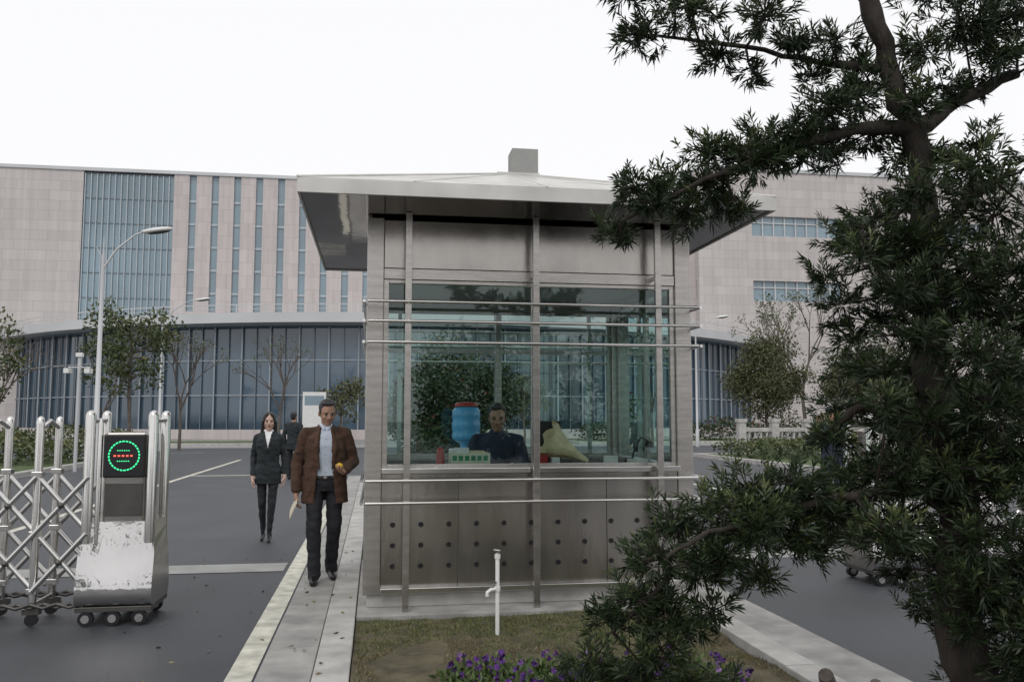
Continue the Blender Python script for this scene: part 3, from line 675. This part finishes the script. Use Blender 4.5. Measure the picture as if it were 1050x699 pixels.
# ------------------------------------------------------------------ retractable gate
def gate_head(name,loc,leds=True):
    e=empty(name,loc); W=.545; D=.40; b=MB()
    for y in (0,D):
        for x in (.045,W-.045):
            b.tube([(x,y,.60),(x,y,1.56),(x,y,1.585),(x,y,1.60)],[.038,.038,.030,.010],'steel_b',14)
    for x in (.045,W-.045): b.tube([(x,0,1.52),(x,D,1.52)],.02,'steel_b')
    b.tube([(.120,.0,.60),(.120,0,1.50),(.120,0,1.54)],[.020,.020,.008],'steel_b',10)
    b.obj('uprights',e)
    b=MB(); b.box(.15,W-.09,.01,D-.01,.66,1.43,'steel_h'); b.obj('housing',e,.02)
    if leds:
        b=MB(); b.box(.15,W-.09,-.03,.008,1.09,1.42,'black'); b.obj('display',e,.012)
        b=MB(); c=((.15+W-.09)/2,1.255)
        for k in range(28):
            t=2*math.pi*k/28; x=c[0]+.11*math.cos(t); z=c[1]+.11*math.sin(t)
            t2=t+2*math.pi/28*.62; x2=c[0]+.11*math.cos(t2); z2=c[1]+.11*math.sin(t2)
            b.tube([(x,-.032,z),(x2,-.032,z2)],.0055,'led_g',6)
        for k in range(5): b.box(c[0]-.075+k*.03,c[0]-.058+k*.03,-.036,-.031,c[1]-.006,c[1]+.006,'led_r')
        for s_ in (-1,1):
            for k in range(6): b.box(c[0]-.05+k*.016,c[0]-.042+k*.016,-.036,-.031,c[1]+s_*.04-.003,c[1]+s_*.04+.003,'led_g')
        b.obj('display_leds',e)
    b=MB()
    prof=[(-.005,.76),(-.008,.70),(-.014,.62),(-.028,.52),(-.050,.42),(-.072,.32),(-.082,.24),(-.078,.19),(-.06,.155),(-.03,.14)]
    poly=prof+[(D-y,z) for y,z in prof[::-1]]
    n=len(poly); wx_=[0.012 if z>.6 else 0 for y,z in poly]
    vs=[(wx_[i],y,z) for i,(y,z) in enumerate(poly)]+[(W-wx_[i],y,z) for i,(y,z) in enumerate(poly)]
    b.add(vs,[list(range(n))[::-1],list(range(n,2*n))],'steel_h')
    b.add(vs,[(i,(i+1)%n,n+(i+1)%n,n+i) for i in range(n) if i!=n-1],'chrome',True); b.add(vs,[(n-1,0,n,2*n-1)],'steel_h')
    b.obj('skirt',e)
    b=MB(); b.box(.0,W,-.05,D+.05,.10,.139,'steel_d')
    b.box(.165,W-.105,-.004,.009,.80,1.05,'steel_d'); b.obj('trim',e,.004)
    b=MB()
    for y in (-.04,D+.04):
        for x in (.08,.27,.46):
            b.tube([(x,y-.02,.055),(x,y+.02,.055)],.054,'black',20,sm=False); b.tube([(x,y-.026,.055),(x,y-.018,.055)],.03,'steel_b',16,sm=False)
    b.obj('wheels',e)
    return e
def gate_fold(name,loc,n,pitch,sgn):
    e=empty(name,loc); D=.40
    posts=MB(); bars=MB(); feet=MB()
    for i in range(n):
        x=sgn*pitch*(i+.85)
        for y in (0,D):
            posts.tube([(x,y,.10),(x,y,1.50),(x,y,1.54),(x,y,1.555)],[.030,.030,.024,.006],'steel_b',12)
            for z in (.24,.66,1.10): posts.box(x-.038,x+.038,y-.036,y+.036,z,z+.04,'steel_b')
            feet.tube([(x,y-.02,.05),(x,y+.02,.05)],.045,'black',16,sm=False); feet.box(x-.06,x+.06,y-.03,y+.03,.09,.13,'steel_d')
        posts.tube([(x,0,1.46),(x,D*.5,1.52),(x,D,1.46)],.016,'steel_b'); posts.box(x-.012,x+.012,.02,D-.02,.14,.17,'steel')
        xn=x-sgn*pitch
        for y,o in ((-.04,.016),(D+.04,-.016)):
            for z0,z1 in ((.26,.68),(.68,1.10)):
                bars.tube([(x,y,z0),(xn,y,z1)],.019,'steel_b',8); bars.tube([(x,y+o*2.4,z1),(xn,y+o*2.4,z0)],.019,'steel_b',8)
                bars.ell(((x+xn)/2,y-.01,(z0+z1)/2),(.024,.025,.024),'steel_d',None,8,6)
            for k in range(4):
                xa=x+(xn-x)*k/4; xb=x+(xn-x)*(k+1)/4
                bars.tube([(xa,y,.14+.03*(k%2)),(xb,y,.14+.03*((k+1)%2))],.013,'steel_d',6); bars.tube([(xa,y-.01,.17-.03*(k%2)),(xb,y-.01,.17-.03*((k+1)%2))],.013,'steel_d',6)
    posts.obj('posts',e,.004); bars.obj('scissor_bars',e); feet.obj('castors',e); return e
gate_head('gate_motor_unit',(-2.19,7.0,.006)); gate_fold('retractable_gate',(-2.19,7.01,.006),11,.37,-1)
gate_head('gate_motor_unit',(4.55,7.5,.006),False); gate_fold('retractable_gate',(5.10,7.51,.006),10,.37,1)

# ------------------------------------------------------------------ tap pipe
b=MB(); tx,ty=.83,5.87
b.tube([(tx,ty,.05),(tx,ty,.62),(tx,ty,.635)],[.014,.014,.01],'white',12)
b.tube([(tx,ty,.62),(tx+.01,ty-.02,.655),(tx-.03,ty-.02,.66)],.009,'steel_b')
b.tube([(tx,ty,.40),(tx-.05,ty-.03,.40),(tx-.075,ty-.04,.385),(tx-.075,ty-.04,.36)],.012,'white',10); b.tube([(tx-.035,ty-.02,.41),(tx-.035,ty-.02,.44)],.007,'steel_b'); b.box(tx-.06,tx-.01,ty-.026,ty-.014,.44,.452,'steel_b')
b.tube([(tx,ty,.385),(tx,ty,.415)],.02,'white',12); b.tube([(tx,ty,.60),(tx,ty,.63)],.02,'white',12)
b.obj('garden_tap')

# ------------------------------------------------------------------ street lamps
def lamp(loc,H,arm):
    b=MB(); b.tube([(0,0,0),(0,0,.9),(0,0,.92),(0,0,H*.86),(0,0,H*.9)],[.1,.1,.065,.042,.036],'canopy',12)
    b.tube([(0,0,H*.84),(arm*.25,0,H*.92),(arm*.6,0,H*.98),(arm*.85,0,H)],[.03,.026,.022,.022],'canopy',8)
    b.tube([(-arm*.14,0,H*.93),(arm*.02,0,H*.86),(arm*.2,0,H*.90)],[.010,.012,.012],'canopy',6); b.tube([(0,0,H*.9),(0,0,H*.97)],[.022,.006],'canopy',6)
    b.ell((arm*1.03,0,H+.01),(.38,.13,.065),'white',Matrix.Rotation(-.16,3,'Y')); b.ell((arm*1.06,0,H-.025),(.28,.10,.05),'steel_d',Matrix.Rotation(-.16,3,'Y'))
    return b.obj('street_lamp',loc=loc)
lamp((-6.41,21.3,0),6.0,1.15); lamp((-9.9,42,0),7.1,1.7); lamp((17,44,0),7,1.5)
b=MB(); b.tube([(0,0,0),(0,0,3.3)],.05,'canopy'); b.tube([(-.3,0,3.0),(.3,0,3.0)],.02,'canopy')
for x in (-.28,.28): b.box(x-.07,x+.07,-.25,.1,2.82,2.96,'white')
b.box(-.09,.09,-.09,.09,3.3,3.42,'white'); b.obj('camera_pole',loc=(-8.5,26.5,.0),bevel=.01)
b=MB(); b.box(-.6,.6,-.04,.04,.9,2.9,'white'); b.box(-.5,-.44,-.03,.03,0,.9,'steel_d'); b.box(.44,.5,-.03,.03,0,.9,'steel_d'); b.box(-.5,.5,-.045,-.041,2.2,2.7,'cw'); b.obj('notice_board',loc=(-3.2,46.5,0))
b=MB()
for i in range(9):
    x=i*1.5; b.box(x-.16,x+.16,-.16,.16,0,1.35,'granite2'); b.box(x-.2,x+.2,-.2,.2,1.35,1.5,'granite2')
    if i<8:
        b.box(x+.161,x+1.339,-.1,.1,.95,1.12,'granite2'); b.box(x+.161,x+1.339,-.07,.07,0,.25,'granite2')
        for k in range(4): b.lathe((x+.35+k*.27,0,.25),[(.07,0),(.05,.1),(.09,.3),(.05,.55),(.07,.7)],'granite2',8)
b.obj('stone_balustrade',loc=(15.5,35,0),bevel=.01)

# ------------------------------------------------------------------ background trees
tree('street_tree',(-8.3,31,.1),5.9,1.5,2.2,28,95,.16,'leaf_md',seed=3,tr=.08)
tree('street_tree',(-13.2,31,.1),5.0,1.5,1.6,22,90,.17,'leaf_md',seed=4,tr=.08)
tree('round_tree',(18.0,37.7,0),5.5,1.95,1.5,85,180,.14,'leaf_ol',seed=5,tr=.12)
tree('round_tree',(24.5,40.5,0),5.6,2.3,1.5,60,160,.16,'leaf_ol',seed=6,tr=.12)
bare_tree('bare_tree',(-9.2,43,0),6.2,8,5,250); bare_tree('bare_tree',(-11.2,38,0),5.2,9,5,700); bare_tree('bare_tree',(-16.5,41,0),6.5,10,5,0)
bare_tree('bare_tree',(21.5,41,.0),8.6,12,5,1200); bare_tree('bare_tree',(-5.2,49,0),6.5,13,5,200)
for i,(x,y,h) in enumerate(((-20,44,4.5),(-26,46,5),(-2.0,52,4.2),(3.5,53,4.0),(9,52,4.6),(15,48,5),(31,46,6),(38,48,6))):
    tree('background_tree',(x,y,0),h,1.5,1.2,16,70,.24,'leaf_md' if i%2 else 'leaf_ol',seed=20+i,tr=.09)
tree('camellia_tree',(1.50,15.9,.1),2.95,1.1,.5,50,380,.085,'leaf_dk',seed=31,tr=.06)
tree('camellia_tree',(1.2,19.0,.1),2.6,1.0,.5,30,250,.085,'leaf_dk',seed=32,tr=.06)
# out-of-view trees added behind the viewpoint for booth glass and steel to mirror
tree('street_tree',(2.9,-12,0),4.3,2.1,.5,40,160,.20,'leaf_dk',seed=41,tr=.1)
tree('street_tree',(7.9,-12.5,0),4.6,2.2,.6,40,160,.20,'leaf_dk',seed=42,tr=.1)
tree('street_tree',(-4.5,-15,0),5.6,2.3,.8,34,130,.24,'leaf_dk',seed=43,tr=.1)
tree('street_tree',(-11.5,-14,0),5.6,2.6,.8,34,130,.24,'leaf_dk',seed=44,tr=.1)
def hedge(name,x0,x1,y0,y1,h,n,mat,ls=.16,seed=50):
    np.random.seed(seed); P=np.column_stack([np.random.uniform(x0,x1,n),np.random.uniform(y0,y1,n),.1+h*np.random.rand(n)**.6])
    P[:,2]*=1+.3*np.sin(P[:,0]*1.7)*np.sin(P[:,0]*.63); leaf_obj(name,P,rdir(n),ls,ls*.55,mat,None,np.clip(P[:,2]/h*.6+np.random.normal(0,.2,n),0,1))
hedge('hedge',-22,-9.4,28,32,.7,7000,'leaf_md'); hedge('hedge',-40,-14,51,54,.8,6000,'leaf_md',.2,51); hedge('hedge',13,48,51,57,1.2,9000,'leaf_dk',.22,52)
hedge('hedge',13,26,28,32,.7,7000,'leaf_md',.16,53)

# ------------------------------------------------------------------ big podocarpus tree (model units: 1 u = 3.636 mm, origin above the root)
random.seed(11); np.random.seed(11)
S=3.2/880
def T(u,v,wd=0): return Vector(((u-975)*S,wd,1.55+(428-v)*S))
Tr=empty('podocarpus_tree',(2.12,2.90,0),math.radians(-9))
b=MB(); segs=[]
def limb(pts,m='bark',seg=10):
    P=[T(p[0],p[1],p[3] if len(p)>3 else 0) for p in pts]; r=[p[2]*S*.84 for p in pts]
    Q=[];rr=[]
    for i in range(len(P)-1):
        for k in range(4):
            t=k/4; q=P[i].lerp(P[i+1],t); j=r[i]*.4; q=q+Vector((random.uniform(-j,j),random.uniform(-j,j),random.uniform(-j,j))); Q.append(q); rr.append((r[i]*(1-t)+r[i+1]*t)*random.uniform(.9,1.12))
    Q.append(P[-1]); rr.append(r[-1]); b.tube(Q,rr,m,seg); segs.extend(Q)
limb([(995,810,38),(988,700,29),(970,620,26),(972,520,24),(952,430,21),(957,330,18),(958,230,16),(946,130,14),(926,60,12),(905,0,12),(885,-70,8)],seg=14)
limb([(945,125,9),(880,132,7,-.05),(800,158,4.5,-.1),(720,188,3,-.1),(635,228,2,-.05)])
limb([(926,60,7),(860,42,4,.1),(780,25,3,.1),(680,5,2,.15)])
limb([(948,128,11),(1000,92,9,.05),(1075,55,6,.1)])
limb([(972,520,10),(910,498,7,-.1),(840,505,5,-.15),(760,525,3.5,-.2),(680,570,3,-.2),(600,650,2,-.15)])
limb([(760,525,3.5,-.2),(700,530,2.5,-.35),(660,550,2,-.4)])
limb([(958,330,8),(905,300,6,-.1),(870,250,3,-.15)]); limb([(952,430,8),(890,415,6,.1),(850,450,3,.1)])
limb([(957,330,9),(1010,310,7,.1),(1060,300,4,.2)]); limb([(970,600,10),(1020,570,8,-.1),(1070,600,4,-.2)]); limb([(960,240,7),(1010,190,5,-.1),(1050,170,3)])
cl="""668 18 36;705 8 38;700 -30 40;745 38 34;780 12 38;785 58 22;825 28 34;850 58 24;872 22 34;650 -12 28;905 45 30
632 225 28;655 198 34;642 243 18;690 178 38;702 215 32;730 152 38;745 195 36;775 165 40;790 132 38;820 145 38;850 112 38;885 92 38;868 142 32;912 122 34;762 215 22;720 185 30;800 160 30;840 130 34;935 105 30;945 150 34;670 210 26;760 150 28
960 30 36;1000 12 42;1040 45 36;1045 0 45;985 78 28;930 72 28;1085 40 50;1070 -30 50;960 -30 40;1020 75 24
985 155 34;1030 180 36;960 195 42;915 212 40;882 235 36;868 270 30;1000 225 50;1050 245 50;930 262 48;895 302 38;970 300 55;1035 320 55;905 345 38;890 378 32;950 370 50;1010 390 55;1060 400 50;870 415 34;852 448 32;920 430 46;980 460 55;1040 480 55;900 478 42
850 500 42;800 488 38;760 500 40;715 508 36;680 528 36;740 535 42;800 538 40;660 560 36;700 572 40;640 592 34;758 572 28;830 556 30;620 622 32;600 655 32;578 685 32;650 650 36;678 620 38;640 690 36;690 672 30;700 702 34;718 612 26;866 530 38;770 520 36;830 520 36;720 550 36;620 680 34;660 600 34;600 700 34;740 690 22;785 510 34
900 540 40;950 540 48;1010 560 52;1055 600 50;1005 620 42;928 585 26;1045 670 50;1015 705 36;1080 540 50;1085 340 50;1090 450 50;1000 290 50;1020 440 50;930 320 40;960 420 44;925 250 36;985 500 50;940 480 44
955 575 34;990 600 38;960 625 30;1000 650 38;1040 630 40;1035 700 40;985 685 26"""
P=[];D=[];Rn=[];LL=[]
tw=MB()
for item in cl.replace('\n',';').split(';'):
    u,v,r=[float(x) for x in item.split()]
    big=u>860 and v>150
    for layer in ((-.22,.16) if big else (0,)):
        wd=random.uniform(-.12,.12)+layer
        if u<870 and v>460: wd-=.15
        c=T(u+random.uniform(-5,5),v+random.uniform(-5,5),wd); rm=r*S
        near=min(segs,key=lambda q:(q-c).length); md=near.lerp(c,.5)+Vector((0,0,-.02))
        tw.tube([near,md,c],[.006,.0045,.003],'bark',5,caps=False)
        ns=int(58*(r/36)**2*(.68 if big else 1)); tone=random.uniform(-.20,.15)
        for _ in range(ns):
            d=Vector(rdir(1)[0]); rad=rm*random.random()**.5*random.uniform(.85,1.22); p=c+Vector((d.x,d.y,d.z*.78))*rad
            if random.random()<.45: tw.tube([c.lerp(p,.15),p],[.0028,.0016],'bark',3,caps=False)
            ax=(d*.9+Vector((0,0,.45))+Vector(rdir(1)[0])*.5).normalized()
            _,a,u_=frame(ax); nl=random.randint(9,15); L0=random.uniform(.028,.052)
            for k in range(nl):
                t=k*2.4; sp_=random.uniform(.35,.95); dd=ax*(.45+.6*k/nl)+(a*math.cos(t)+u_*math.sin(t))*sp_*.75
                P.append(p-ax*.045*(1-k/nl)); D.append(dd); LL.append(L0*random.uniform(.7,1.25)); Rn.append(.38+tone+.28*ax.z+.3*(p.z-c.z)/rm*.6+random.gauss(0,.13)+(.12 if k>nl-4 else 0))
b.obj('trunk_and_limbs',Tr); tw.obj('twigs',Tr)
P=np.array([tuple(p) for p in P]);D=np.array([tuple(p) for p in D]); LL=np.array(LL)
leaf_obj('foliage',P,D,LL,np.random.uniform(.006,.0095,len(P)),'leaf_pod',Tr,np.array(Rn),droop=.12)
b=MB(); b.tube([(2.22,4.0,.08),(2.16,3.95,.28),(2.12,3.9,.34)],[.045,.04,.035],'bark2',10); b.tube([(1.9,3.7,.12),(2.25,3.85,.16),(2.5,4.1,.22)],[.03,.035,.03],'bark2',8); b.obj('cut_log')

# ------------------------------------------------------------------ pansies
random.seed(21); np.random.seed(21); Pn=empty('pansy_plant')
P=[];D=[];FP=[];FD=[]
for i in range(170):
    x=random.uniform(.38,1.95); y=random.uniform(4.2,5.05-.25*abs(x-.9))
    z=.11; n=30; d=rdir(n); d[:,2]=np.abs(d[:,2])*.7+.25
    P.append(np.column_stack([np.full(n,x),np.full(n,y),np.full(n,z)])+d*np.random.rand(n,1)*.07); D.append(d)
    for k in range(random.choice((0,0,1,1,1,2))):
        fx,fy,fz=x+random.uniform(-.05,.05),y+random.uniform(-.05,.05),z+random.uniform(.06,.14)
        for q in range(5):
            t=q*2*math.pi/5; FP.append((fx,fy,fz)); FD.append((math.cos(t),.3*math.sin(t)-.25,math.sin(t)))
P=np.concatenate(P);D=np.concatenate(D); leaf_obj('leaves',P,D,np.random.uniform(.03,.075,len(P)),.024,'leaf_fl',Pn)
FP=np.array(FP);FD=np.array(FD,float); leaf_obj('flowers',FP,FD,.021,.023,'petal',Pn,np.repeat(np.random.rand(len(FP)//5),5))
n=90; P=np.column_stack([np.random.uniform(-4,-.7,n),np.random.uniform(4.5,10,n),np.full(n,.012)]); k=np.random.rand(n)<.3; P[k,0]=np.random.uniform(-.6,-.15,k.sum()); P[k,2]=.13
D=rdir(n); D[:,2]*=.1; leaf_obj('fallen_leaves',P,D,.045,.02,'leaf_dry')
